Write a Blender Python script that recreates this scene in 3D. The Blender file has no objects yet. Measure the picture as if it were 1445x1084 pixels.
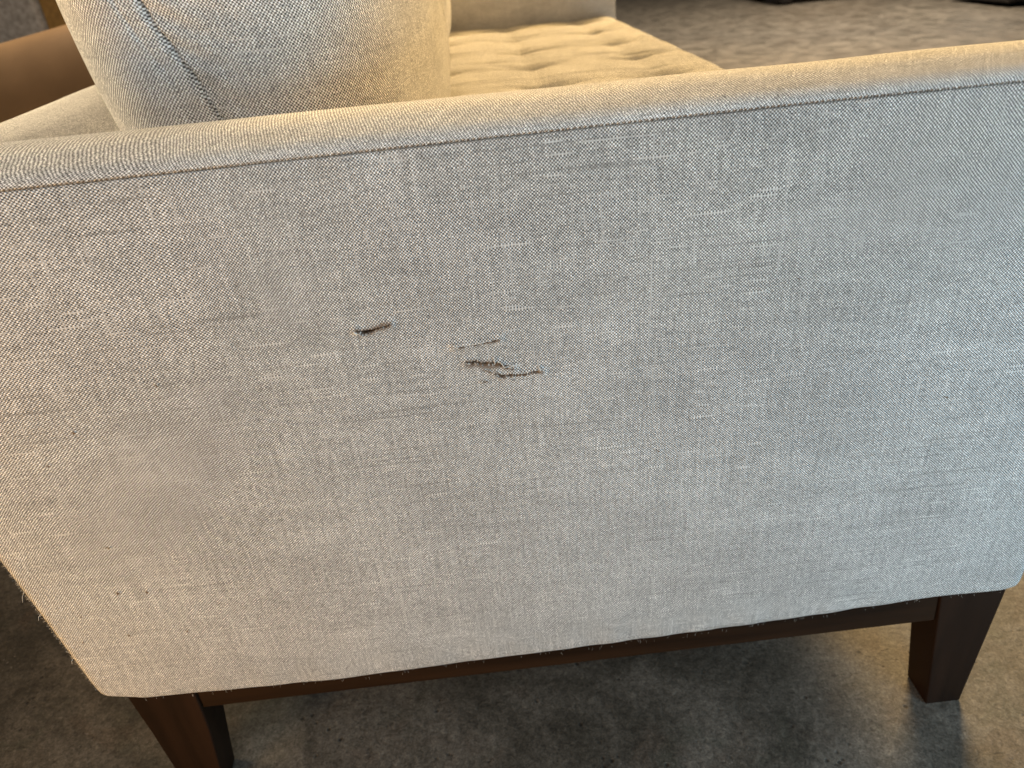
import bpy, bmesh, math, random
import numpy as np
from mathutils import Matrix, Vector
random.seed(7); rng = np.random.default_rng(7)
S = bpy.context.scene
COL = S.collection
R = math.radians

# ------------------------------------------------------------------ camera
cam = bpy.data.cameras.new("camera"); camo = bpy.data.objects.new("camera", cam); COL.objects.link(camo)
cam.sensor_width = 36; cam.lens = 1054 / 1445 * 36; cam.clip_start = .02; cam.clip_end = 200
rt = (0.9937, -0.07667, -0.08169); dn = (-0.10941, -0.5073, -0.8548); fw = (0.0241, 0.85835, -0.51249)
camo.matrix_world = Matrix(((rt[0], -dn[0], -fw[0], 0), (rt[1], -dn[1], -fw[1], -.45), (rt[2], -dn[2], -fw[2], .711), (0, 0, 0, 1)))
cam.dof.use_dof = True; cam.dof.focus_distance = .535; cam.dof.aperture_fstop = 9
S.cycles.pixel_filter_width = 1.0
S.camera = camo

# ------------------------------------------------------------------ light
S.view_settings.view_transform = 'Standard'; S.view_settings.look = 'None'
S.view_settings.exposure = 0; S.view_settings.gamma = 1
w = bpy.data.worlds.new("World"); S.world = w; w.use_nodes = True
bg = w.node_tree.nodes['Background']; bg.inputs[0].default_value = (1, .86, .70, 1); bg.inputs[1].default_value = .055

def area(name, loc, target, size, power, color, sy=None):
    l = bpy.data.lights.new(name, 'AREA'); l.energy = power; l.color = color
    l.shape = 'RECTANGLE'; l.size = size; l.size_y = sy or size
    o = bpy.data.objects.new(name, l); COL.objects.link(o); o.location = loc
    o.rotation_euler = (Vector(target) - Vector(loc)).to_track_quat('-Z', 'Y').to_euler()
    return o
area('window_light', (.92, -.85, .34), (.48, 0, .25), .55, 10.2, (.52, .79, 1.0), .5)
area('cushion_fill', (-.18, -.68, 1.18), (-.10, 0, .55), .45, 3.1, (.93, .96, 1.0))  # added cool fill for the cushion end and cap, not a window
area('warm_fill_low', (-.90, -.66, .22), (-.34, 0, .18), .3, 7.4, (1, .60, .24))  # added warm fill, tints the lower left of the arm panel
area('warm_spot_ahead', (1.7, 3.2, 2.5), (.2, .7, .4), 1.2, 185, (1, .65, .245))
area('arm_cap_fill', (.34, .27, 1.30), (.24, .20, .5), .35, 3.7, (1, .67, .27))  # added fill above the arm, brightens the cap with quick falloff
area('back_top_fill', (-.95, .34, 1.00), (-.22, .28, .62), .22, 2.2, (1, .78, .48)).data.spread = R(75)  # added fill with a narrow cone, brightens the sofa back top
area('leather_top_fill', (-.95, 1.62, 1.30), (-1.05, 1.72, .6), .22, 3.0, (1, .80, .58)).data.spread = R(150)  # added fill so the leather roll top reads as lit
area('ceiling_lamp_far', (2.8, 5.0, 2.7), (2.6, 4.8, 0), 1.6, 215, (1, .83, .64))

# ------------------------------------------------------------------ material helpers
class NT:
    def __init__(s, name):
        s.m = bpy.data.materials.new(name); s.m.use_nodes = True; s.t = s.m.node_tree
        s.b = s.t.nodes['Principled BSDF']
    def n(s, t, **k):
        x = s.t.nodes.new(t)
        for a, v in k.items(): setattr(x, a, v)
        return x
    def put(s, sock, v):
        if v is None: return
        if hasattr(v, 'default_value') or hasattr(v, 'links'): s.t.links.new(v, sock)
        else: sock.default_value = v
    def math(s, op, a, b=None, c=None, clamp=False):
        x = s.n('ShaderNodeMath', operation=op, use_clamp=clamp)
        s.put(x.inputs[0], a); s.put(x.inputs[1], b); s.put(x.inputs[2], c)
        return x.outputs[0]
    def noise(s, vec, scale=1, detail=1, rough=.5, dist=0):
        x = s.n('ShaderNodeTexNoise'); s.put(x.inputs['Vector'], vec)
        x.inputs['Scale'].default_value = scale; x.inputs['Detail'].default_value = detail
        x.inputs['Roughness'].default_value = rough; x.inputs['Distortion'].default_value = dist
        return x.outputs['Fac']
    def xyz(s, a, b, c=0):
        x = s.n('ShaderNodeCombineXYZ'); s.put(x.inputs[0], a); s.put(x.inputs[1], b); s.put(x.inputs[2], c)
        return x.outputs[0]
    def ramp(s, v, lo, hi, a=0, b=1, smooth=True):
        x = s.n('ShaderNodeMapRange', interpolation_type='SMOOTHSTEP' if smooth else 'LINEAR')
        s.put(x.inputs[0], v)
        for i, q in enumerate((lo, hi, a, b)): x.inputs[i + 1].default_value = q
        return x.outputs[0]
    def mix(s, f, a, b, bt='MIX'):
        x = s.n('ShaderNodeMix', data_type='RGBA', blend_type=bt)
        s.put(x.inputs[0], f)
        s.put(x.inputs[6], (*a, 1) if isinstance(a, tuple) else a); s.put(x.inputs[7], (*b, 1) if isinstance(b, tuple) else b)
        return x.outputs[2]
    def vscale(s, col, f):
        x = s.n('ShaderNodeVectorMath', operation='SCALE'); s.put(x.inputs[0], col); s.put(x.inputs[3], f)
        return x.outputs[0]

def weave_material(name, warp=(.95, .92, .87), weft=(.145, .134, .118), p=.00108, bump=.8, slub=1.0, streak=1.0, gap_shade=.72, jit=.7):
    N = NT(name); M = N.math
    uv = N.n('ShaderNodeUVMap'); sp = N.n('ShaderNodeSeparateXYZ'); N.t.links.new(uv.outputs[0], sp.inputs[0])
    u, v = sp.outputs[0], sp.outputs[1]
    wob1 = N.noise(N.xyz(u, v, 3.1), 38, 2); wob2 = N.noise(N.xyz(u, v, 9.7), 31, 2)
    ja = N.noise(N.xyz(u, v, 1.7), 330, 1); jb = N.noise(N.xyz(u, v, 6.1), 330, 1)
    U = M('ADD', M('ADD', M('DIVIDE', u, p), M('MULTIPLY', M('SUBTRACT', wob1, .5), 1.6)), M('MULTIPLY', M('SUBTRACT', ja, .5), jit))
    V = M('ADD', M('ADD', M('DIVIDE', v, p), M('MULTIPLY', M('SUBTRACT', wob2, .5), 1.6)), M('MULTIPLY', M('SUBTRACT', jb, .5), jit))
    iu = M('FLOOR', U); iv = M('FLOOR', V)
    fu = M('SUBTRACT', M('SUBTRACT', U, iu), .5); fv = M('SUBTRACT', M('SUBTRACT', V, iv), .5)
    ck = M('FLOORED_MODULO', M('ADD', iu, iv), 2.0)            # 1: warp on top
    cu = M('COSINE', M('MULTIPLY', fu, math.pi)); cv = M('COSINE', M('MULTIPLY', fv, math.pi))
    hw = M('MULTIPLY', M('POWER', M('MAXIMUM', cu, 0.001), .6), M('ADD', .5, M('MULTIPLY', cv, .5)))
    hf = M('MULTIPLY', M('POWER', M('MAXIMUM', cv, 0.001), .6), M('ADD', .35, M('MULTIPLY', cu, .35)))
    h = M('ADD', M('MULTIPLY', ck, hw), M('MULTIPLY', M('SUBTRACT', 1.0, ck), hf))
    # thread to thread and along-thread unevenness
    nw = N.noise(N.xyz(M('MULTIPLY', iu, .61), M('MULTIPLY', v, 16.0)), 1, 2)
    nf = N.noise(N.xyz(M('ADD', 70.0, M('MULTIPLY', iv, .53)), M('MULTIPLY', u, 14.0)), 1, 2)
    single = N.noise(N.xyz(M('MULTIPLY', iu, .93), M('MULTIPLY', iv, .87)), 1, 1)
    bw = M('MULTIPLY', N.ramp(nw, .3, .7, .86, 1.14, False), N.ramp(single, .3, .7, .70, 1.30, False))
    bf = M('MULTIPLY', N.ramp(nf, .3, .7, .60, 1.42, False), N.ramp(single, .3, .7, 1.55, .45, False))
    colw = N.vscale(N.n('ShaderNodeRGB').outputs[0], bw); colw.node.inputs[0].links[0].from_node.outputs[0].default_value = (*warp, 1)
    colf = N.vscale(N.n('ShaderNodeRGB').outputs[0], bf); colf.node.inputs[0].links[0].from_node.outputs[0].default_value = (*weft, 1)
    c = N.mix(ck, colf, colw)
    c = N.vscale(c, N.ramp(h, 0, .6, gap_shade, 1.08))  # shade between threads put into the colour, darker where the weave dips
    # slubs: long pale threads, wide pale bands, dark weft runs
    s1 = N.noise(N.xyz(M('MULTIPLY', u, 30.0), M('MULTIPLY', iv, .83), 5), 1, 0)
    s1 = N.ramp(s1, .71, .79)
    s2 = N.noise(N.xyz(M('MULTIPLY', iu, .33), M('MULTIPLY', v, 10.0), 15), 1, 3, .7)
    s2 = N.ramp(s2, .58, .72)
    s3 = N.noise(N.xyz(M('MULTIPLY', u, 8.0), M('MULTIPLY', iv, .62), 25), 1, 2)
    s3 = N.ramp(s3, .57, .70)
    s4 = N.noise(N.xyz(M('MULTIPLY', iu, .77), M('MULTIPLY', v, 26.0), 35), 1, 0)
    s4 = N.ramp(s4, .73, .80)
    c = N.mix(M('MULTIPLY', s2, .55 * slub), c, (.74, .71, .665))
    env3 = N.ramp(N.noise(N.xyz(u, v, 77.0), 7, 2), .42, .60, .1, 1.0)
    c = N.mix(M('MULTIPLY', M('MULTIPLY', s3, env3), .42 * streak), c, (.20, .185, .165))
    env = N.ramp(N.noise(N.xyz(u, v, 44.0), 9, 2), .40, .60, .15, 1.0)
    c = N.mix(M('MULTIPLY', M('MULTIPLY', s1, env), 1.0 * slub), c, (.80, .77, .72))
    c = N.mix(M('MULTIPLY', s4, .45 * slub), c, (.78, .75, .70))
    # soiling, faint and large
    soil = N.noise(N.xyz(u, v, 1.3), 7, 4, .6)
    c = N.vscale(c, N.ramp(soil, .3, .7, .90, 1.07, False))
    blot = N.noise(N.xyz(M('MULTIPLY', u, 14), M('MULTIPLY', v, 60), 2.2), 1, 3, .6)
    c = N.vscale(c, N.ramp(blot, .3, .7, .92, 1.08, False))
    # the brown backing exposed where the cloth is torn or rubbed through
    at = N.n('ShaderNodeAttribute', attribute_name='wear'); wr = at.outputs['Fac']
    c = N.mix(N.ramp(M('ADD', wr, M('MULTIPLY', M('SUBTRACT', single, .5), .5)), .15, .8), c, (.20, .135, .088))
    N.t.links.new(c, N.b.inputs['Base Color'])
    N.b.inputs['Roughness'].default_value = .92; N.b.inputs['Specular IOR Level'].default_value = .15
    N.b.inputs['Sheen Weight'].default_value = .12; N.b.inputs['Sheen Roughness'].default_value = .5
    B = N.n('ShaderNodeBump'); B.inputs['Strength'].default_value = bump; B.inputs['Distance'].default_value = .0005
    N.t.links.new(M('ADD', h, M('MULTIPLY', s1, .8)), B.inputs['Height']); N.t.links.new(B.outputs[0], N.b.inputs['Normal'])
    return N.m
M_panel = weave_material('linen_weave')
M_cap = weave_material('linen_weave_cap', p=.00094, slub=.5, streak=.6, jit=1.6, gap_shade=.99, bump=.3)
M_cush = weave_material('linen_weave_cushion', p=.00125, slub=.5, streak=.4, bump=.7, jit=1.0, gap_shade=.95)
M_seat = weave_material('linen_weave_seat', slub=.6, streak=.3, bump=.5)

def simple(name, col, rough=.5, nscale=30, namp=.25, spec=.5, bump=0, stretch=(1, 1, 1), coat=0):
    N = NT(name); tc = N.n('ShaderNodeTexCoord'); mp = N.n('ShaderNodeMapping'); mp.inputs['Scale'].default_value = stretch
    N.t.links.new(tc.outputs['Object'], mp.inputs[0])
    f = N.noise(mp.outputs[0], nscale, 5, .6)
    rgb = N.n('ShaderNodeRGB'); rgb.outputs[0].default_value = (*col, 1)
    N.t.links.new(N.vscale(rgb.outputs[0], N.ramp(f, .3, .7, 1 - namp, 1 + namp, False)), N.b.inputs['Base Color'])
    N.t.links.new(N.ramp(f, .3, .7, rough * .85, min(1, rough * 1.15), False), N.b.inputs['Roughness'])
    N.b.inputs['Specular IOR Level'].default_value = spec; N.b.inputs['Coat Weight'].default_value = coat
    N.b.inputs['Coat Roughness'].default_value = .3
    if bump:
        B = N.n('ShaderNodeBump'); B.inputs['Strength'].default_value = bump; B.inputs['Distance'].default_value = .001
        N.t.links.new(f, B.inputs['Height']); N.t.links.new(B.outputs[0], N.b.inputs['Normal'])
    return N.m
M_wood = simple('dark_stained_wood', (.0145, .0062, .0028), .55, 30, .6, .12, .15, (1, 1, .08), .04)
M_rail = simple('dark_stained_rail', (.026, .0115, .0045), .55, 30, .6, .12, .15, (.08, 1, 1), .04)
M_black = simple('black_cloth', (.012, .011, .010), .95)
M_leather = simple('tan_leather', (.38, .255, .15), .55, 8, .12, .35)
M_greycl = simple('grey_upholstery', (.62, .67, .74), .95, 60, .35, .1, .3)
M_tan = simple('tan_edging', (.50, .34, .14), .9, 60, .2, .1)
M_thread = simple('pale_thread', (.86, .82, .75), .9, 200, .1, .1)
M_thread_b = simple('brown_thread', (.20, .13, .08), .9, 200, .2, .1)
M_blackmetal = simple('black_plastic', (.015, .014, .013), .4)
M_cream = simple('cream_trim', (.55, .47, .38), .6)

def floor_material():
    N = NT('stained_concrete'); M = N.math
    tc = N.n('ShaderNodeTexCoord'); P = tc.outputs['Object']
    a = N.noise(P, 1.3, 5, .6, .4); b = N.noise(P, 9, 6, .65, .6); c_ = N.noise(P, 105, 5, .7, .3); d = N.noise(P, 420, 3, .6)
    col = N.mix(N.ramp(b, .35, .68), (.088, .079, .063), (.190, .170, .140))
    col = N.mix(N.ramp(a, .35, .65), col, N.vscale(col, .78))
    col = N.mix(M('MULTIPLY', N.ramp(N.noise(P, 14, 4, .6, 1.0), .52, .7), .40), col, (.115, .085, .062))
    col = N.mix(M('MULTIPLY', N.ramp(N.noise(P, 11, 3, .6, 1.4), .55, .72), .35), col, (.075, .080, .058))
    col = N.vscale(col, N.ramp(c_, .3, .7, .66, 1.34, False))
    col = N.vscale(col, N.ramp(d, .25, .75, .66, 1.34, False))
    e_ = N.noise(P, 210, 4, .75, 1.2)
    col = N.vscale(col, N.ramp(e_, .3, .7, .60, 1.42, False))
    scr = N.ramp(N.noise(P, 38, 5, .75, 2.5), .60, .70)
    col = N.mix(M('MULTIPLY', scr, .45), col, (.05, .042, .033))
    # pits and pale flecks
    v = N.n('ShaderNodeTexVoronoi'); v.inputs['Scale'].default_value = 85; N.t.links.new(P, v.inputs['Vector'])
    pit = M('MULTIPLY', N.ramp(v.outputs['Distance'], .10, .24, 1, 0), N.ramp(N.noise(P, 22, 2), .54, .62))
    col = N.mix(M('MULTIPLY', pit, .8), col, (.03, .025, .02))
    v2 = N.n('ShaderNodeTexVoronoi'); v2.inputs['Scale'].default_value = 130; N.t.links.new(P, v2.inputs['Vector'])
    fl = M('MULTIPLY', N.ramp(v2.outputs['Distance'], .08, .2, 1, 0), N.ramp(N.noise(P, 17, 2), .60, .68))
    col = N.mix(M('MULTIPLY', fl, .6), col, (.33, .30, .26))
    N.t.links.new(col, N.b.inputs['Base Color'])
    N.t.links.new(N.ramp(b, .3, .7, .42, .68), N.b.inputs['Roughness'])
    N.b.inputs['Specular IOR Level'].default_value = .4
    B = N.n('ShaderNodeBump'); B.inputs['Strength'].default_value = .4; B.inputs['Distance'].default_value = .0014
    N.t.links.new(M('SUBTRACT', M('ADD', M('MULTIPLY', c_, .8), M('MULTIPLY', e_, .45)), M('MULTIPLY', pit, 1.0)), B.inputs['Height'])
    N.t.links.new(B.outputs[0], N.b.inputs['Normal'])
    return N.m

# ------------------------------------------------------------------ object helpers
def tag(o, label=None, cat=None, group=None, kind=None):
    for k, v in (('label', label), ('category', cat), ('group', group), ('kind', kind)):
        if v: o[k] = v
    return o
def thing(name, loc, label, cat, group=None):
    o = bpy.data.objects.new(name, None); COL.objects.link(o); o.location = loc; o.empty_display_size = .05
    return tag(o, label, cat, group)
def link(name, me, mat, parent=None, smooth=True):
    o = bpy.data.objects.new(name, me); COL.objects.link(o)
    me.materials.append(mat)
    if parent:
        o.parent = parent
        off = parent.matrix_basis.translation
        me.transform(Matrix.Translation(-off))
    if smooth: me.polygons.foreach_set('use_smooth', [True] * len(me.polygons))
    me.update(); return o
def grid(name, P, UV, mat, parent=None, wear=None, flip=False, closed=False):
    n, m = P.shape[:2]
    idx = np.arange(n * m).reshape(n, m)
    if closed: idx = np.vstack([idx, idx[:1]])
    a, b, c, d = idx[:-1, :-1], idx[1:, :-1], idx[1:, 1:], idx[:-1, 1:]
    F = np.stack([a, b, c, d] if not flip else [a, d, c, b], -1).reshape(-1, 4)
    me = bpy.data.meshes.new(name)
    me.vertices.add(n * m); me.vertices.foreach_set('co', P.reshape(-1).astype(np.float32))
    me.loops.add(F.size); me.loops.foreach_set('vertex_index', F.reshape(-1).astype(np.int32))
    me.polygons.add(len(F)); me.polygons.foreach_set('loop_start', np.arange(0, F.size, 4, dtype=np.int32))
    me.update(calc_edges=True)
    uvl = me.uv_layers.new(name='UVMap')
    lu = UV.reshape(-1, 2)[F.reshape(-1)]
    if closed:   # seam quads: continue u past the last column
        per = UV[-1, 0, 0] + (UV[-1, 0, 0] - UV[-2, 0, 0])
        q = lu.reshape(n, m - 1, 4, 2); q[-1, :, [1, 2], 0] = per; lu = q.reshape(-1, 2)
    uvl.data.foreach_set('uv', lu.reshape(-1).astype(np.float32))
    if wear is not None:
        at = me.attributes.new('wear', 'FLOAT', 'POINT'); at.data.foreach_set('value', wear.reshape(-1).astype(np.float32))
    return link(name, me, mat, parent)
def tubes(name, lines, rad, mat, parent, sides=5, kind=None):
    V, F = [], []
    for ln in lines:
        r = rad if not isinstance(ln, tuple) else ln[1]
        pts = [Vector(p) for p in (ln if not isinstance(ln, tuple) else ln[0])]
        base = len(V)
        for i, p in enumerate(pts):
            t = (pts[min(i + 1, len(pts) - 1)] - pts[max(i - 1, 0)]).normalized()
            a = t.orthogonal().normalized(); b = t.cross(a)
            rr = r * (1 if 0 < i < len(pts) - 1 else .5)
            for k in range(sides):
                g = 2 * math.pi * k / sides; V.append(p + (a * math.cos(g) + b * math.sin(g)) * rr)
        for i in range(len(pts) - 1):
            for k in range(sides):
                k2 = (k + 1) % sides
                F.append((base + i * sides + k, base + i * sides + k2, base + (i + 1) * sides + k2, base + (i + 1) * sides + k))
    me = bpy.data.meshes.new(name); me.from_pydata(V, [], F)
    return tag(link(name, me, mat, parent), kind=kind)
def rings(name, secs, mat, parent, bev=.002, seg=2):
    """secs: list of (z, x0, x1, y0, y1), a lofted rectangular bar, edges bevelled"""
    bm = bmesh.new(); L = []
    for z, x0, x1, y0, y1 in secs: L.append([bm.verts.new(p) for p in ((x0, y0, z), (x1, y0, z), (x1, y1, z), (x0, y1, z))])
    for A, B in zip(L[:-1], L[1:]):
        for k in range(4): bm.faces.new((A[k], A[(k + 1) % 4], B[(k + 1) % 4], B[k]))
    bm.faces.new(L[0]); bm.faces.new(L[-1])
    bmesh.ops.recalc_face_normals(bm, faces=bm.faces)
    if bev:
        es = [e for e in bm.edges if len(e.link_faces) == 2 and e.calc_face_angle(0) > .6]
        bmesh.ops.bevel(bm, geom=es, offset=bev, segments=seg, affect='EDGES', profile=.6)
    me = bpy.data.meshes.new(name); bm.to_mesh(me); bm.free()
    o = link(name, me, mat, parent)
    me.polygons.foreach_set('use_smooth', [False] * len(me.polygons))
    return o
def box(name, lo, hi, mat, parent, bev=.01, seg=3):
    return rings(name, [(lo[2], lo[0], hi[0], lo[1], hi[1]), (hi[2], lo[0], hi[0], lo[1], hi[1])], mat, parent, bev, seg)
def fnoise(x, y, s, seed=0):
    r = np.random.default_rng(seed); o = 0
    for k in range(7):
        a = r.uniform(0, 6.28); f = s * r.uniform(.5, 1.6); ph = r.uniform(0, 6.28)
        o = o + np.sin((x * math.cos(a) + y * math.sin(a)) * f + ph)
    return o / 7

# ------------------------------------------------------------------ floor
nx = np.concatenate([np.linspace(-14, -2, 20), np.linspace(-1.9, 2, 60), np.linspace(2.2, 16, 30)])
ny = np.concatenate([np.linspace(-6, -1, 12), np.linspace(-.9, 2, 50), np.linspace(2.2, 60, 40)])
X, Y = np.meshgrid(nx, ny, indexing='ij')
fl = grid('floor', np.stack([X, Y, fnoise(X, Y, 5, 3) * .0006], -1), np.stack([X, Y], -1), floor_material())
tag(fl, kind='structure')

# ------------------------------------------------------------------ sofa
T = .085; YF = 1.955; XF = .456; ZS = .610
sofa = thing('sofa', (0, 0, 0), 'oatmeal linen sofa on dark wood legs, its near arm torn and frayed', 'sofa')
def rake(P):
    k = np.clip((-P[..., 0] - .18) / .15, 0, 1)
    P[..., 0] -= k * .105 * np.clip(P[..., 2] - .17, 0, 1)
    return P
# bottom edge height along the arm
bx = [-.372, -.356, -.34, -.25, -.166, 0, .168, .296, .374, .436, .45, .46]
bz = [.164, .1595, .155, .1515, .1495, .152, .155, .161, .1655, .165, .168, .173]
T1 = [(-.0864, .4967), (-.0835, .4947), (-.0798, .4943), (-.0759, .4954), (-.0714, .497), (-.0666, .4974), (-.0636, .4986)]
T2 = [(-.0235, .4762), (-.0148, .4762), (-.005, .4772), (.0038, .4783), (.0072, .4789)]
T3 = [(-.0172, .4632), (-.0138, .4634), (-.0099, .4629), (-.0067, .4613), (.0006, .4604), (.0054, .4593), (.0101, .457), (.014, .4554)]
T4 = [(.0023, .4523), (.006, .4495), (.0145, .4496), (.0219, .4492), (.0294, .45), (.0344, .4499)]
#        line, half widths of hole, half widths of rubbed band, rub offset, depth
TEARS = [(T1, (.0003, .0013, .0015, .0010, .0005, .0005, .0003), (.0020, .0030, .0026, .0024, .0028, .0030, .0018), .0004, .005),
         (T2, (.0001, .0002, .0003, .0003, .0002), (.0000, .0000, .0003, .0013, .0010), -.0006, .0015),
         (T3, (.0006, .0010, .0008, .0006, .0009, .0007, .0005, .0002), (.0030, .0042, .0034, .0040, .0036, .0026, .0016, .0010), -.0008, .003),
         (T4, (.0009, .0007, .0006, .0005, .0004, .0002), (.0026, .0020, .0014, .0010, .0012, .0020), .0001, .003)]
def tear_fields(X, Z):
    dep = np.zeros_like(X); wear = np.zeros_like(X); lip = np.zeros_like(X)
    jit = fnoise(X, Z, 2600, 5) * .0009 + fnoise(X, Z, 1200, 6) * .0007
    for ln, hw, rw, off, dmax in TEARS:
        lx = np.array([p[0] for p in ln]); lz = np.array([p[1] for p in ln])
        zc = np.interp(X, lx, lz); h = np.interp(X, lx, hw); r = np.interp(X, lx, rw)
        over = np.maximum(np.maximum(lx[0] - X, X - lx[-1]), 0)
        d = np.sqrt((Z - zc) ** 2 + over ** 2) + jit * .6
        dw = np.sqrt((Z - zc - off) ** 2 + over ** 2) + jit
        hole = np.clip(1.4 - d / np.maximum(h, 1e-5), 0, 1) * (over < .0004)
        dep = np.maximum(dep, hole * dmax)
        wear = np.maximum(wear, np.maximum(hole * 1.6, .60 * np.clip(1.5 - dw / np.maximum(r, 1e-5), 0, 1)) * (over < .001))
        lip += np.exp(-(d / .0032) ** 2) * .0014
    return dep, wear, lip
def seg(a, b, n): return np.linspace(a, b, n, endpoint=False)
def tilt(x): return .0035 * np.clip((x + .30) / .5, 0, 1) - .0005
# arm panel: main field (x,z) plus turned edges
mx = np.concatenate([seg(-.366, -.095, 110), seg(-.095, -.055, 105), seg(-.055, -.03, 20), seg(-.03, .042, 190), seg(.042, .444, 150), [.444]])
tz = np.concatenate([seg(0, .62, 110), seg(.62, .70, 34), seg(.70, .775, 120), seg(.775, 1, 40), [1.]])   # fraction from bottom to seam
er = .012
def wrap(vals, r, lo=True, n=7):
    """adds turned-edge stations: returns (coord, inward depth, arc)"""
    out = []
    for k in range(n, 0, -1): a = math.pi / 2 * k / n; out.append((math.sin(a) * r, (1 - math.cos(a)) * r, a * r))
    return out
wl = wrap(None, er)
xs = [(-.366 - s, d, -a) for s, d, a in wl]; xe = [(.444 + s, d, a) for s, d, a in wl[::-1]]
xcol = [(-.378, .08, -.09)] + xs + [(x, 0, 0) for x in mx] + xe + [(.456, .085, .1)]
CX = np.array([c[0] for c in xcol]); DX = np.array([c[1] for c in xcol])
AX = np.array([(c[0] if c[2] == 0 else ((-.366 if c[0] < 0 else .444) + c[2])) for c in xcol])
zb = np.interp(CX, bx, bz)
wz = [(s, d, a) for s, d, a in wrap(None, .008, n=5)]
rowsP, rowsUV, rowsW = [], [], []
for (s, d, a) in [(.0075, .03, .04)] + wz:                          # underside turn
    z = zb + .008 - s; rowsP.append((z, np.full_like(CX, d))); rowsUV.append(zb + .008 - a)
for t in tz:
    z = zb + .008 + (ZS - .0026 - zb - .008) * t; rowsP.append((z, np.zeros_like(CX))); rowsUV.append(z)
for s, d, a in wrap(None, .0008, n=3)[::-1] + [(.0010, .0040, .003), (.0046, .0048, .006)]:
    z = np.full_like(CX, ZS - .0026 + s); rowsP.append((z, np.full_like(CX, d))); rowsUV.append(np.full_like(CX, ZS - .0026 + a))
Z = np.stack([r[0] for r in rowsP], 1); Z0 = Z.copy(); DZ = np.stack([r[1] for r in rowsP], 1); VV = np.stack(rowsUV, 1)
X = np.repeat(CX[:, None], Z.shape[1], 1); DXX = np.repeat(DX[:, None], Z.shape[1], 1); UU = np.repeat(AX[:, None], Z.shape[1], 1)
dep, wear, lip = tear_fields(X, Z)
edge = np.clip((.016 - (ZS - Z)) / .016, 0, 1) ** 2 * .0008 + np.clip((.03 - (Z - .16)) / .03, 0, 1) ** 2 * .003
Yp = DXX + DZ + edge + fnoise(X, Z, 22, 1) * .0010 + fnoise(X, Z, 60, 2) * .00035 + dep - lip * (dep < .0008)
Yp += np.exp(-((ZS - Z) / .012) ** 2) * fnoise(X, Z * 0, 160, 8) * .0008
Yp += np.exp(-((Z - .165) / .02) ** 2) * fnoise(X, Z * 0, 120, 18) * .0009
Z = Z + tilt(X) * np.clip((Z - .53) / .07, 0, 1)
P = rake(np.stack([X + fnoise(Z, Z * 0, 40, 12) * .0008 * (X < -.3), Yp, Z], -1))
arm_panel = grid('arm_panel', P, np.stack([UU, VV], -1), M_panel, sofa, wear)
arm_panel['label'] = 'outer face of the near arm with four small tears'

# generic loft between two plan curves (U shape)
def ucurve(off, r, n=8):
    """plan curve offset inwards from the outer outline by off, corners rounded with r"""
    x0, y0, y1 = -.378 + off, off, YF - off
    pts = [(x, y0) for x in np.linspace(XF, x0 + r, 120)]
    pts += [(x0 + r - r * math.sin(a), y0 + r - r * math.cos(a)) for a in np.linspace(0, math.pi / 2, n + 2)[1:-1]]
    pts += [(x0, y) for y in np.linspace(y0 + r, y1 - r, 80)]
    pts += [(x0 + r - r * math.cos(a), y1 - r + r * math.sin(a)) for a in np.linspace(0, math.pi / 2, n + 2)[1:-1]]
    pts += [(x, y1) for x in np.linspace(x0 + r, XF, 60)]
    return np.array(pts)
def capz(f):
    # crown over the arm: f 0 outer seam .. 1 inner seam
    return ZS + .0005 + .0165 * (1 - abs(2 * f - 1) ** 2.6)
fr = [-.02, 0, .008, .02] + list(np.linspace(0.035, 1, 30)) + [1.02]
stack, uvs = [], []
slen = None; vacc = 0; prev = None
for f in fr:
    ff = min(max(f, 0), 1)
    # the outer few millimetres bulge past the panel face
    off = T * ff
    r = .022 + (-.012) * ff
    c = ucurve(off, max(r, .008))
    bulge = math.sin(math.pi * min(ff / .16, 1)) * .0020 if ff < .16 else 0
    ci = ucurve(off + (.0060 if f < 0 else .0010 * max(0, 1 - ff / .05)) - bulge, max(r, .008))
    z = capz(ff) - (.006 if f > 1 else 0) - (.0015 if ff == 0 else 0) + (.0005 if f < 0 else 0)
    s = np.concatenate([[0], np.cumsum(np.hypot(*np.diff(ucurve(.04, .01), axis=0).T))])
    zz = np.full(len(ci), z)
    zz += fnoise(s, s * 0 + ff * .08, 30, 4) * .0008 * math.sin(math.pi * ff)
    zz += tilt(ci[:, 0]) * max(0, 1 - ff * 1.6) * (ci[:, 1] < 1)
    frontdrop = np.clip((ci[:, 0] - (XF - .014)) / .014, 0, 1); zz -= .012 * (1 - np.sqrt(np.maximum(1 - frontdrop ** 2, 0)))
    bk = np.clip((ci[:, 1] - .03) / .18, 0, 1) * np.clip((-.26 - ci[:, 0]) / .05, 0, 1); bk = bk * bk * (3 - 2 * bk)
    zz -= bk * (.016 + .048 * (1 - math.sqrt(max(0, 1 - (max(0, ff - .30) / .70) ** 2))))
    p3 = np.stack([ci[:, 0], ci[:, 1], zz], -1); stack.append(p3)
    if prev is not None: vacc += float(np.median(np.linalg.norm(p3 - prev, axis=1)))
    prev = p3; uvs.append(np.stack([s + vacc * .30, np.full(len(s), vacc)], -1))
P = rake(np.stack(stack, 1)); UVc = np.stack(uvs, 1)
grid('arm_cap', P, UVc, M_cap, sofa, np.zeros(P.shape[:2]), flip=True)
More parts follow.
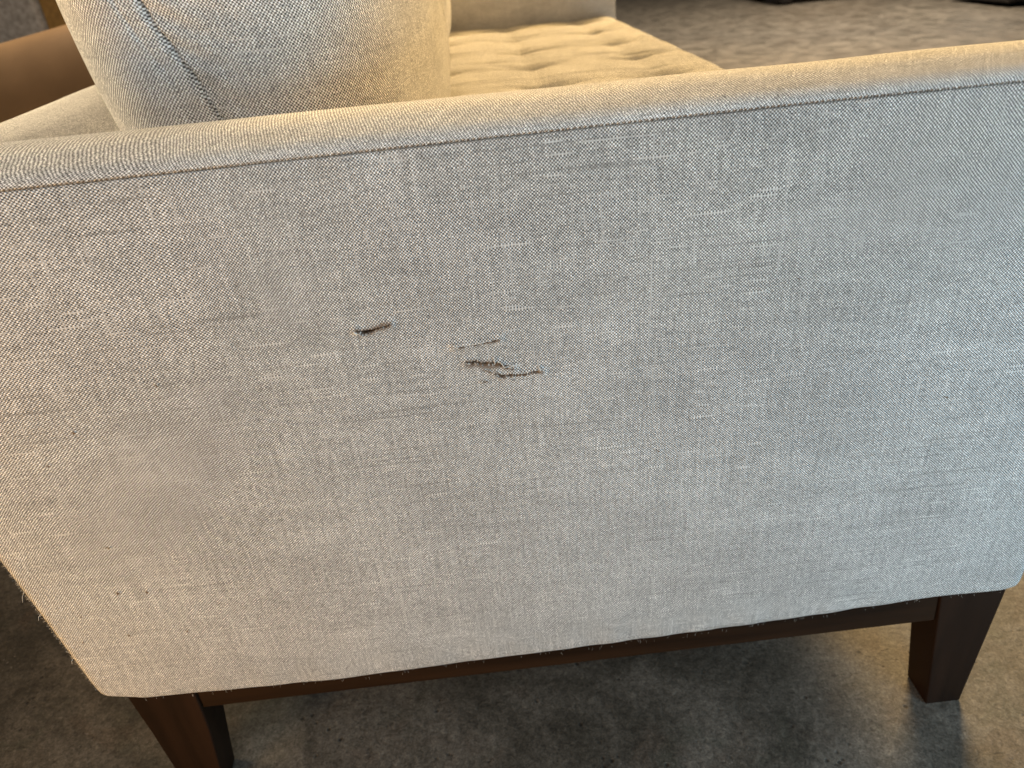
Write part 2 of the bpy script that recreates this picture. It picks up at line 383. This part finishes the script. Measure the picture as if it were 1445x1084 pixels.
# inner walls
ci = ucurve(T + .001, .008); zt = np.concatenate([np.linspace(ZS + .001, .30, 24)])
ibk = np.clip((ci[:, 1] - .03) / .18, 0, 1) * np.clip((-.26 - ci[:, 0]) / .05, 0, 1)
s = np.concatenate([[0], np.cumsum(np.hypot(*np.diff(ci, axis=0).T))])
P = np.stack([np.stack([ci[:, 0], ci[:, 1], np.full(len(ci), z)], -1) for z in zt], 1)
P[..., 2] -= (ibk * .064)[:, None]
grid('inner_panel', rake(P), np.stack([np.repeat(s[:, None], len(zt), 1), np.repeat(-zt[None], len(s), 0)], -1), M_cap, sofa, flip=True)
# outer back and far arm, plain
co = ucurve(.0, .02)[112:]
s = np.concatenate([[0], np.cumsum(np.hypot(*np.diff(co, axis=0).T))])
zt = np.linspace(ZS, .166, 24)
P = np.stack([np.stack([co[:, 0] + (.001), co[:, 1] + .004 * np.exp(-co[:, 1] / .02), np.full(len(co), z)], -1) for z in zt], 1)
cbk = np.clip((co[:, 1] - .03) / .18, 0, 1) * np.clip((-.26 - co[:, 0]) / .05, 0, 1)
P[..., 2] -= (cbk * .019)[:, None] * np.clip((P[..., 2] - .3) / .3, 0, 1)
P[..., 0] += .003
grid('back_panel', rake(P), np.stack([np.repeat(s[:, None], len(zt), 1), np.repeat(zt[None], len(s), 0)], -1), M_panel, sofa)
# arm fronts
for y0, y1 in ((.010, T), (YF - T, YF)):
    ys = np.linspace(y0, y1, 14); zz = np.linspace(.172, ZS + .001, 24)
    A, B = np.meshgrid(ys, zz, indexing='ij')
    q = np.clip(1 - np.minimum(A - y0, y1 - A) / .012, 0, 1)
    P = np.stack([XF - .012 * (1 - np.sqrt(np.maximum(1 - q ** 2, 0))) + .0, A, B], -1)
    grid('arm_front', P, np.stack([A, B], -1), M_cap, sofa)
# front border under the seat and dust cover
box('front_border', (.40, T - .005, .172), (.452, YF - T + .005, .365), M_seat, sofa, .008)
box('dust_cover', (-.34, .03, .168), (.44, YF - .03, .176), M_black, sofa, 0)
box('seat_deck', (-.33, T, .28), (.42, YF - T, .355), M_black, sofa, 0)

# wooden base
def leg(name, secs):
    return rings(name, secs, M_wood, sofa, .0022, 3)
fl_secs = [(0, .4055, .4415, .010, .046), (.172, .3855, .450, .010, .0555)]
rl_secs = [(0, -.3475, -.3115, .010, .044), (.03, -.3495, -.3085, .010, .046), (.065, -.352, -.3045, .010, .049), (.10, -.354, -.301, .010, .053), (.172, -.3605, -.2985, .010, .058)]
leg('leg', fl_secs); leg('leg', rl_secs)
for secs in (fl_secs, rl_secs):
    leg('leg', [(z, a, b, YF - d, YF - c) for z, a, b, c, d in secs])
rings('base_rail', [(.1250, -.2995, .3895, .0125, .034), (.170, -.2995, .3875, .0125, .034)], M_rail, sofa, .0015)
rings('base_rail', [(.1275, -.2995, .3895, YF - .034, YF - .0125), (.170, -.2995, .3875, YF - .034, YF - .0125)], M_rail, sofa, .0015)
rings('base_rail', [(.128, .405, .430, .056, YF - .056), (.170, .405, .430, .056, YF - .056)], M_rail, sofa, .0015)
rings('base_rail', [(.128, -.345, -.320, .058, YF - .058), (.170, -.345, -.320, .058, YF - .058)], M_rail, sofa, .0015)
# small metal glides under the legs
tubes('leg_glide', [([(.4235, .028, 0.0), (.4235, .028, .004)], .012)], .012, M_blackmetal, sofa, 12)

# seat cushion, tufted bench
SY0, SY1, SX0, SX1 = T + .004, YF - T - .004, -.29, .462
ty = [.205, .425, .648, .87, 1.09, 1.315, 1.545, 1.77]; txs = [.135, .33, -.06]
ys = np.linspace(SY0, SY1, 620)
prof = [(SX0, .36, 0)]                               # x, z base, weight of relief
xx = list(np.linspace(SX0, SX1 - .045, 170))
prof = [(x, .4975, 1.0) for x in xx]
for k in range(1, 22):
    a = math.pi / 2 * k / 14 if k <= 14 else math.pi / 2
    if k <= 14: prof.append((SX1 - .045 + .045 * math.sin(a), .4975 - .05 * (1 - math.cos(a)), max(0, math.cos(a)) ** .7))
    else: prof.append((SX1 - .0015 * (k - 14), .4475 - (k - 14) * .0115, 0))
PX = np.array([p[0] for p in prof]); PZ = np.array([p[1] for p in prof]); PW = np.array([p[2] for p in prof])
Xg, Yg = np.meshgrid(PX, ys, indexing='ij'); Zg = np.repeat(PZ[:, None], len(ys), 1); Wg = np.repeat(PW[:, None], len(ys), 1)
rel = np.zeros_like(Xg)
for i, y in enumerate(ty):
    yy = y + .010 * np.sin(Xg * 14 + i * 1.7)
    rel -= .0085 * np.exp(-((Yg - yy) / .020) ** 2) * np.clip(.55 + .45 * np.cos((Xg - .135) / .195 * 2 * math.pi), 0, 1)
    for x in txs:
        xo = x + .006 * math.sin(i * 2.3 + x * 9); d2 = ((Xg - xo) / .030) ** 2 + ((Yg - y) / .022) ** 2
        rel -= .017 * np.exp(-d2) + .010 * np.exp(-((Xg - xo) / .06) ** 2 - ((Yg - y) / .045) ** 2)
        # creases drawn out from the tuft along x
        for j in range(7):
            h = random.uniform(-.07, .07); L = random.uniform(.05, .12); cx = xo + random.choice((-1, 1)) * random.uniform(.03, .10)
            rel -= random.uniform(.0012, .0032) * np.exp(-((Yg - y - h - (Xg - xo) * random.uniform(-.25, .25)) / random.uniform(.004, .009)) ** 2) * np.exp(-((Xg - cx) / L) ** 2)
for x in txs:
    rel -= .004 * np.exp(-((Xg - x) / .02) ** 2)
edgef = np.clip(np.minimum(Yg - SY0, SY1 - Yg) / .045, 0, 1)
rel -= .035 * (1 - np.sqrt(1 - (1 - edgef) ** 2))
rel += .0011 * fnoise(Xg * .12, Yg, 260, 41) + .0007 * fnoise(Xg * .2, Yg, 480, 42)
Zg = Zg + rel * Wg * .95 + .002 * (Wg > 0)
Xg2 = Xg + np.where(Wg < 1, fnoise(Yg, Zg, 45, 9) * .002, 0)
grid('seat_cushion', np.stack([Xg2, Yg, Zg], -1), np.stack([Xg, Yg], -1), M_seat, sofa, flip=False)['label'] = 'tufted bench seat'

# loose threads at the tears and fuzz along the edges
def th(x, z, y=-.0010): return (x, y, z)
def curl(pts, amp=.0004, n=4):
    out = []
    for a, b in zip(pts[:-1], pts[1:]):
        for k in range(n):
            t = k / n; out.append(tuple(a[i] + (b[i] - a[i]) * t + random.uniform(-amp, amp) * (1 if k else 0) for i in range(3)))
    out.append(pts[-1]); return out
light = [([th(.0018, .4655, -.001), th(.0024, .4632, -.0022), th(.0020, .4600, -.0012)], .00034),
         ([th(.0058, .4612), th(.0074, .4596, -.002), th(.0082, .4576, -.0022), th(.0110, .4570), th(.0140, .4552)], .00032),
         ([th(.0322, .4546), th(.0330, .4522, -.002), th(.0336, .4505)], .0004),
         ([th(-.0890, .4956), th(-.0874, .4950, -.0018), th(-.0862, .4946)], .0007),
         ([th(-.0228, .4767), th(-.0148, .4768, -.0012), th(-.0060, .4777, -.0013), th(.0010, .4785, -.001)], .00030),
         ([th(-.0090, .4462), th(-.0080, .4480, -.0016), th(-.0072, .4470, -.0015)], .00028),
         ([th(-.0178, .4640), th(-.0165, .4628, -.0018), th(-.0150, .4632)], .0003)]
dark = [([th(-.0080, .4459), th(-.0056, .4470, -.001), th(-.0036, .4467)], .00028),
        ([th(-.0060, .4560, -.0008), th(-.0030, .4552, -.0014), th(.0000, .4530, -.001)], .00025),
        ([th(.0120, .4470, -.0008), th(.0150, .4455, -.0012)], .00022)]
for ln, hw, rw, off, dm in TEARS:                                # short broken fibres across each slit
    for k in range(42):
        i = random.randrange(len(ln) - 1); t = random.random()
        x = ln[i][0] + (ln[i + 1][0] - ln[i][0]) * t; z = ln[i][1] + (ln[i + 1][1] - ln[i][1]) * t
        sgn = random.choice((-1, 1)); h = hw[i] + .0004; L = random.uniform(.0004, .0016)
        a = (x, random.uniform(-.0006, .0004), z + sgn * (h + L * .6)); b = (x + random.uniform(-.0005, .0005), -random.uniform(.0004, .0014), z + sgn * h)
        c = (x + random.uniform(-.0008, .0008), random.uniform(-.0004, .001), z + sgn * (h - L * .5))
        (light if random.random() < .5 else dark).append(([a, b, c], random.uniform(.00016, .00038)))
tag(tubes('frayed_thread', [(curl(p, .00015), r) for p, r in light], .0003, M_thread, sofa, 5), kind='stuff')
tag(tubes('frayed_thread', [(curl(p, .00015), r) for p, r in dark], .0003, M_thread_b, sofa, 5), kind='stuff')
fz = []
for k in range(120):                                              # bottom edge fuzz
    x = random.uniform(-.36, .45); z = float(np.interp(x, bx, bz)); a = random.uniform(-.9, .9); L = random.uniform(.0006, .0022)
    y = random.uniform(.003, .008)
    fz.append(([(x, y, z + .0012), (x + math.sin(a) * L * .5, y - .0004, z - L * .4), (x + math.sin(a) * L, y - .0003, z - L * .8)], .00007))
for k in range(260):                                              # rear edge fuzz
    z = random.uniform(.17, .42); x = -.378 - .105 * (z - .17); L = random.uniform(.0006, .0025); a = random.uniform(-1.2, 1.2)
    fz.append(([(x + .001, .008, z), (x - L * math.cos(a) * .5, .0075, z + L * .4 * math.sin(a)), (x - L * math.cos(a), .007, z + L * math.sin(a))], .00008))
for k in range(500):                                              # along the seam
    x = random.uniform(-.40, .455); a = random.uniform(-1, 1); L = random.uniform(.0006, .0018)
    fz.append(([(x, .0025, ZS - .001), (x + L * .4 * math.sin(a), .0008, ZS + L * .2), (x + L * math.sin(a), .0002, ZS + L * .6 * math.cos(a) - .0005)], .00008))
tag(tubes('edge_fuzz', fz, .0001, M_thread, sofa, 3), kind='stuff')
for x, z, L in ((-.3890, .2984, .005), (-.3865, .2726, .0025), (-.3800, .2192, .003)):
    tubes('loose_thread', [([(x + .004, .006, z + .001), (x + .001, .004, z), (x - L * .3, .003, z - L * .8), (x - L * .6, .002, z - L * 1.9)], .00016)], .0002, M_thread, sofa, 5)
st = []
x = -.36
while x < .45:
    zc = ZS - .0007 + float(tilt(x)); st.append(([(x, .0014, zc - .0006), (x + .0012, .0002, zc + .0001), (x + .0024, .0014, zc + .0007)], .00030)); x += .0033
tag(tubes('seam_stitch', st, .0003, M_thread_b, sofa, 4), kind='stuff')
# dark lint nubs
V, F = [], []
for x, z in [(-.2917, .4423), (-.3191, .4172), (-.3058, .3368), (-.3521, .269), (-.3226, .2421), (-.3612, .2401), (-.077, .5896), (-.2755, .2392), (-.293, .2875), (-.2254, .4722), (-.3153, .2896), (.21, .50), (.335, .39), (.118, .37)]:
    b = len(V); r = random.uniform(.0006, .0012)
    for k in range(6): V.append((x + r * math.cos(k * 1.047) * random.uniform(.6, 1.3), -.0012 + fnoise(x, z, 22, 1) * .001, z + r * math.sin(k * 1.047) * random.uniform(.6, 1.3)))
    V.append((x, -.0024, z)); F += [(b + k, b + (k + 1) % 6, b + 6) for k in range(6)]
me = bpy.data.meshes.new('lint'); me.from_pydata(V, [], F); tag(link('lint', me, M_thread_b, sofa), kind='stuff')

# ------------------------------------------------------------------ back cushions
def back_cushion(name, y0, y1, label, dense, xadd=0, seamed=True):
    H0, H1 = .478, .98
    th_ = thing(name, (-.15 + xadd, (y0 + y1) / 2, H0), label, 'cushion', 'back cushions of the sofa')
    nz = 150 if dense else 50
    zt = np.concatenate([np.linspace(0, .15, 12, endpoint=False), np.linspace(.15, .54, 240, endpoint=False), np.linspace(.54, 1, 40)]) if dense else np.linspace(0, 1, nz)
    nz = len(zt)
    ang = np.concatenate([np.linspace(-math.pi * .97, -math.pi * .03, 700 if dense else 120, endpoint=False), np.linspace(-math.pi * .03, math.pi * 1.03, 220 if dense else 120, endpoint=False)])
    n = 4.2
    P, U = [], []
    for t in zt:
        z = H0 + (H1 - H0) * t
        q = abs(2 * t - 1) ** 6; q = (1 - q * .999) ** .5          # closing towards bottom and top
        ax = (.118 + .026 * math.sin(math.pi * min(1, t * 1.25)) ** 1) * (.35 + .65 * q); by = (y1 - y0) / 2 * (.93 + .07 * q)
        cxx = -.1475 - .115 * (z - .60) + xadd
        c, s_ = np.cos(ang), np.sin(ang)
        n_ = np.where(c > 0, 2.8, n); rr = (abs(c) ** n_ + abs(s_) ** n_) ** (-1 / n_)
        x = ax * rr * c; y = by * rr * s_
        # the near end swells between its corners
        y = y - (np.sign(y) * -1) * .0 + np.sign(y) * (.010 * (1 - np.minimum(1, (x / ax) ** 2)) - .012)
        P.append(np.stack([x + cxx, y + (y0 + y1) / 2, np.full_like(x, z)], -1))
    P = np.stack(P, 1)
    dx = np.linalg.norm(np.diff(P, axis=0), axis=-1); arc = np.concatenate([np.zeros((1, nz)), np.cumsum(dx, 0)])
    mid = int(np.argmin(abs(zt - .3)))
    UV = np.stack([np.repeat(arc[:, mid:mid + 1], nz, 1), P[..., 2] * 1.02], -1)
    x, y, z = P[..., 0], P[..., 1], P[..., 2]
    near = np.clip((y0 + .05 - y) / .03, 0, 1)
    xsm = -.166 - .42 * (z - .616) + xadd + .001 * np.sin(z * 90)           # seam line on the end face
    d = x - xsm
    g = .0056 * np.exp(-((d) / .0014) ** 2) - .0009 * np.exp(-((d + .0055) / .0030) ** 2) + .0012 * np.exp(-((d + .0155) / .002) ** 2)
    g += .0035 * np.exp(-(d / .018) ** 2)
    ph = (z + d * .9) * 210
    g += np.where(d > 0, .0016, .0007) * np.exp(-np.abs(d) / .030) * (np.sin(ph + 2 * np.sin(z * 37)) )
    g += .0034 * fnoise(x, z, 50, 21)
    P[..., 1] += g * near * (1 if seamed else 0)
    front = np.clip((x - (xadd - .05)) / .05, 0, 1) * (1 - near)
    P[..., 0] += front * (.004 * fnoise(y, z, 22, 31) + .003 * fnoise(y, z, 55, 32))
    me = grid('cushion_cover', P, UV, M_cush if dense else M_seat, th_, closed=True, flip=True)
    return th_
back_cushion('back_cushion', .098, .985, 'near back cushion, wide seam down its end, leaning behind the torn arm', True)
back_cushion('back_cushion', .99, YF - T - .004, 'far back cushion, mostly hidden behind the seamed near cushion', False, .006)

# ------------------------------------------------------------------ things behind
# tan leather armchair: only its rounded side shows over the sofa back
def roll_wall(name, A, B, top, thick, low, mat, parent, r=None, rise=0):
    """a thick upholstered wall with a rounded top, its top rising by rise per metre"""
    A, B = Vector(A), Vector(B); d = (B - A).normalized(); nrm = Vector((d.y, -d.x, 0)); r = r or thick / 2
    pr = [(-r * .92, low)] + [(-r * .92, low + (top - r - low) * k / 6) for k in range(1, 6)] + [(r * math.cos(a), top - r + r * math.sin(a)) for a in np.linspace(math.pi * 1.05, -.05 * math.pi, 20)] + [(r * .92, low + (top - r - low) * k / 6) for k in range(5, -1, -1)]
    L = (B - A).length
    xs_ = [(r * .4 * (k / 6), (1 - (1 - k / 6) ** 2) ** .5) for k in range(0, 7)]
    stat = [(x, max(.02, s)) for x, s in xs_] + [(r * .4 + (L - r * .8) * k / 20, 1) for k in range(1, 20)] + [(L - x, max(.02, s)) for x, s in xs_[::-1]]
    P = np.zeros((len(stat), len(pr), 3))
    for i, (l, s) in enumerate(stat):
        for j, (o, z) in enumerate(pr):
            zz = low + (z - low) * (.93 + .07 * s)
            p = A + d * l + nrm * (o * s); P[i, j] = (p.x, p.y, zz + rise * l * (z - low) / (top - low))
    return grid(name, P, P[..., :2].copy(), mat, parent)
ch = thing('armchair', (-1.1, 1.9, 0), 'smooth tan leather armchair with rolled top behind the sofa back', 'armchair')
roll_wall('arm', (-1.75, 1.58, 0), (-.60, 1.58, 0), .485, .24, .10, M_leather, ch, rise=.16)
roll_wall('arm', (-1.75, 2.28, 0), (-.60, 2.28, 0), .485, .24, .10, M_leather, ch, rise=.16)
roll_wall('backrest', (-.62, 1.46, 0), (-.62, 2.22, 0), .655, .12, .10, M_leather, ch)
box('seat', (-1.68, 1.56, .14), (-.70, 2.12, .40), M_leather, ch, .03)
for x in (-1.68, -.66):
    for y in (1.5, 2.16): rings('leg', [(0, x - .018, x + .018, y - .018, y + .018), (.12, x - .028, x + .028, y - .028, y + .028)], M_wood, ch, .002)
# grey armchair beyond it
gc = thing('armchair', (-1.75, 3.2, 0), 'grey upholstered armchair with tan side edging, behind the tan leather one', 'armchair')
roll_wall('backrest', (-2.25, 2.87, 0), (-1.532, 2.87, 0), .93, .16, .18, M_greycl, gc)
box('side_edging', (-1.53, 2.795, .18), (-1.45, 2.94, .90), M_tan, gc, .01)
box('seat', (-2.1, 2.97, .20), (-1.45, 3.5, .42), M_greycl, gc, .03)
for x in (-2.08, -1.48):
    for y in (2.86, 3.45): rings('leg', [(0, x - .015, x + .015, y - .015, y + .015), (.19, x - .022, x + .022, y - .022, y + .022)], M_wood, gc, .002)

# far furniture whose feet reach the top edge of the frame
def lathe(name, prof, loc, mat, parent, n=20):
    P = np.array([[(loc[0] + r * math.cos(2 * math.pi * k / n), loc[1] + r * math.sin(2 * math.pi * k / n), loc[2] + z) for r, z in prof] for k in range(n)])
    return grid(name, P, np.zeros(P.shape[:2] + (2,)) + np.linspace(0, 1, n)[:, None, None], mat, parent, closed=True)
oc = thing('footstool', (3.25, 6.9, 0), 'dark footstool on black bun feet, far across the floor', 'footstool')
for x in (2.90, 3.6):
    for y in (6.7, 7.3): lathe('foot', [(.0, .0), (.05, .005), (.075, .04), (.07, .08), (.04, .11), (.04, .14)], (x, y, 0), M_blackmetal, oc)
box('cushion', (2.8, 6.6, .14), (3.7, 7.4, .42), M_leather, oc, .04)
lc = thing('lounge_chair', (4.15, 5.25, 0), 'dark low chair with a curved cream foot trim, far right across the floor', 'chair')
box('base', (3.84, 5.08, .03), (4.7, 5.8, .16), M_blackmetal, lc, .02)
lathe('foot', [(.0, .0), (.075, .004), (.085, .03), (.07, .06), (.03, .075), (0, .08)], (3.97, 4.80, 0), M_blackmetal, lc)
tubes('foot_trim', [([(3.85, 4.80, .045), (3.90, 4.81, .085), (3.98, 4.83, .11), (4.1, 4.9, .12), (4.3, 5.05, .12)], .016)], .016, M_cream, lc, 10)
box('seat', (3.86, 5.0, .16), (4.7, 5.8, .40), M_greycl, lc, .04)
roll_wall('backrest', (4.0, 5.85, 0), (4.6, 5.85, 0), .8, .14, .2, M_greycl, lc)
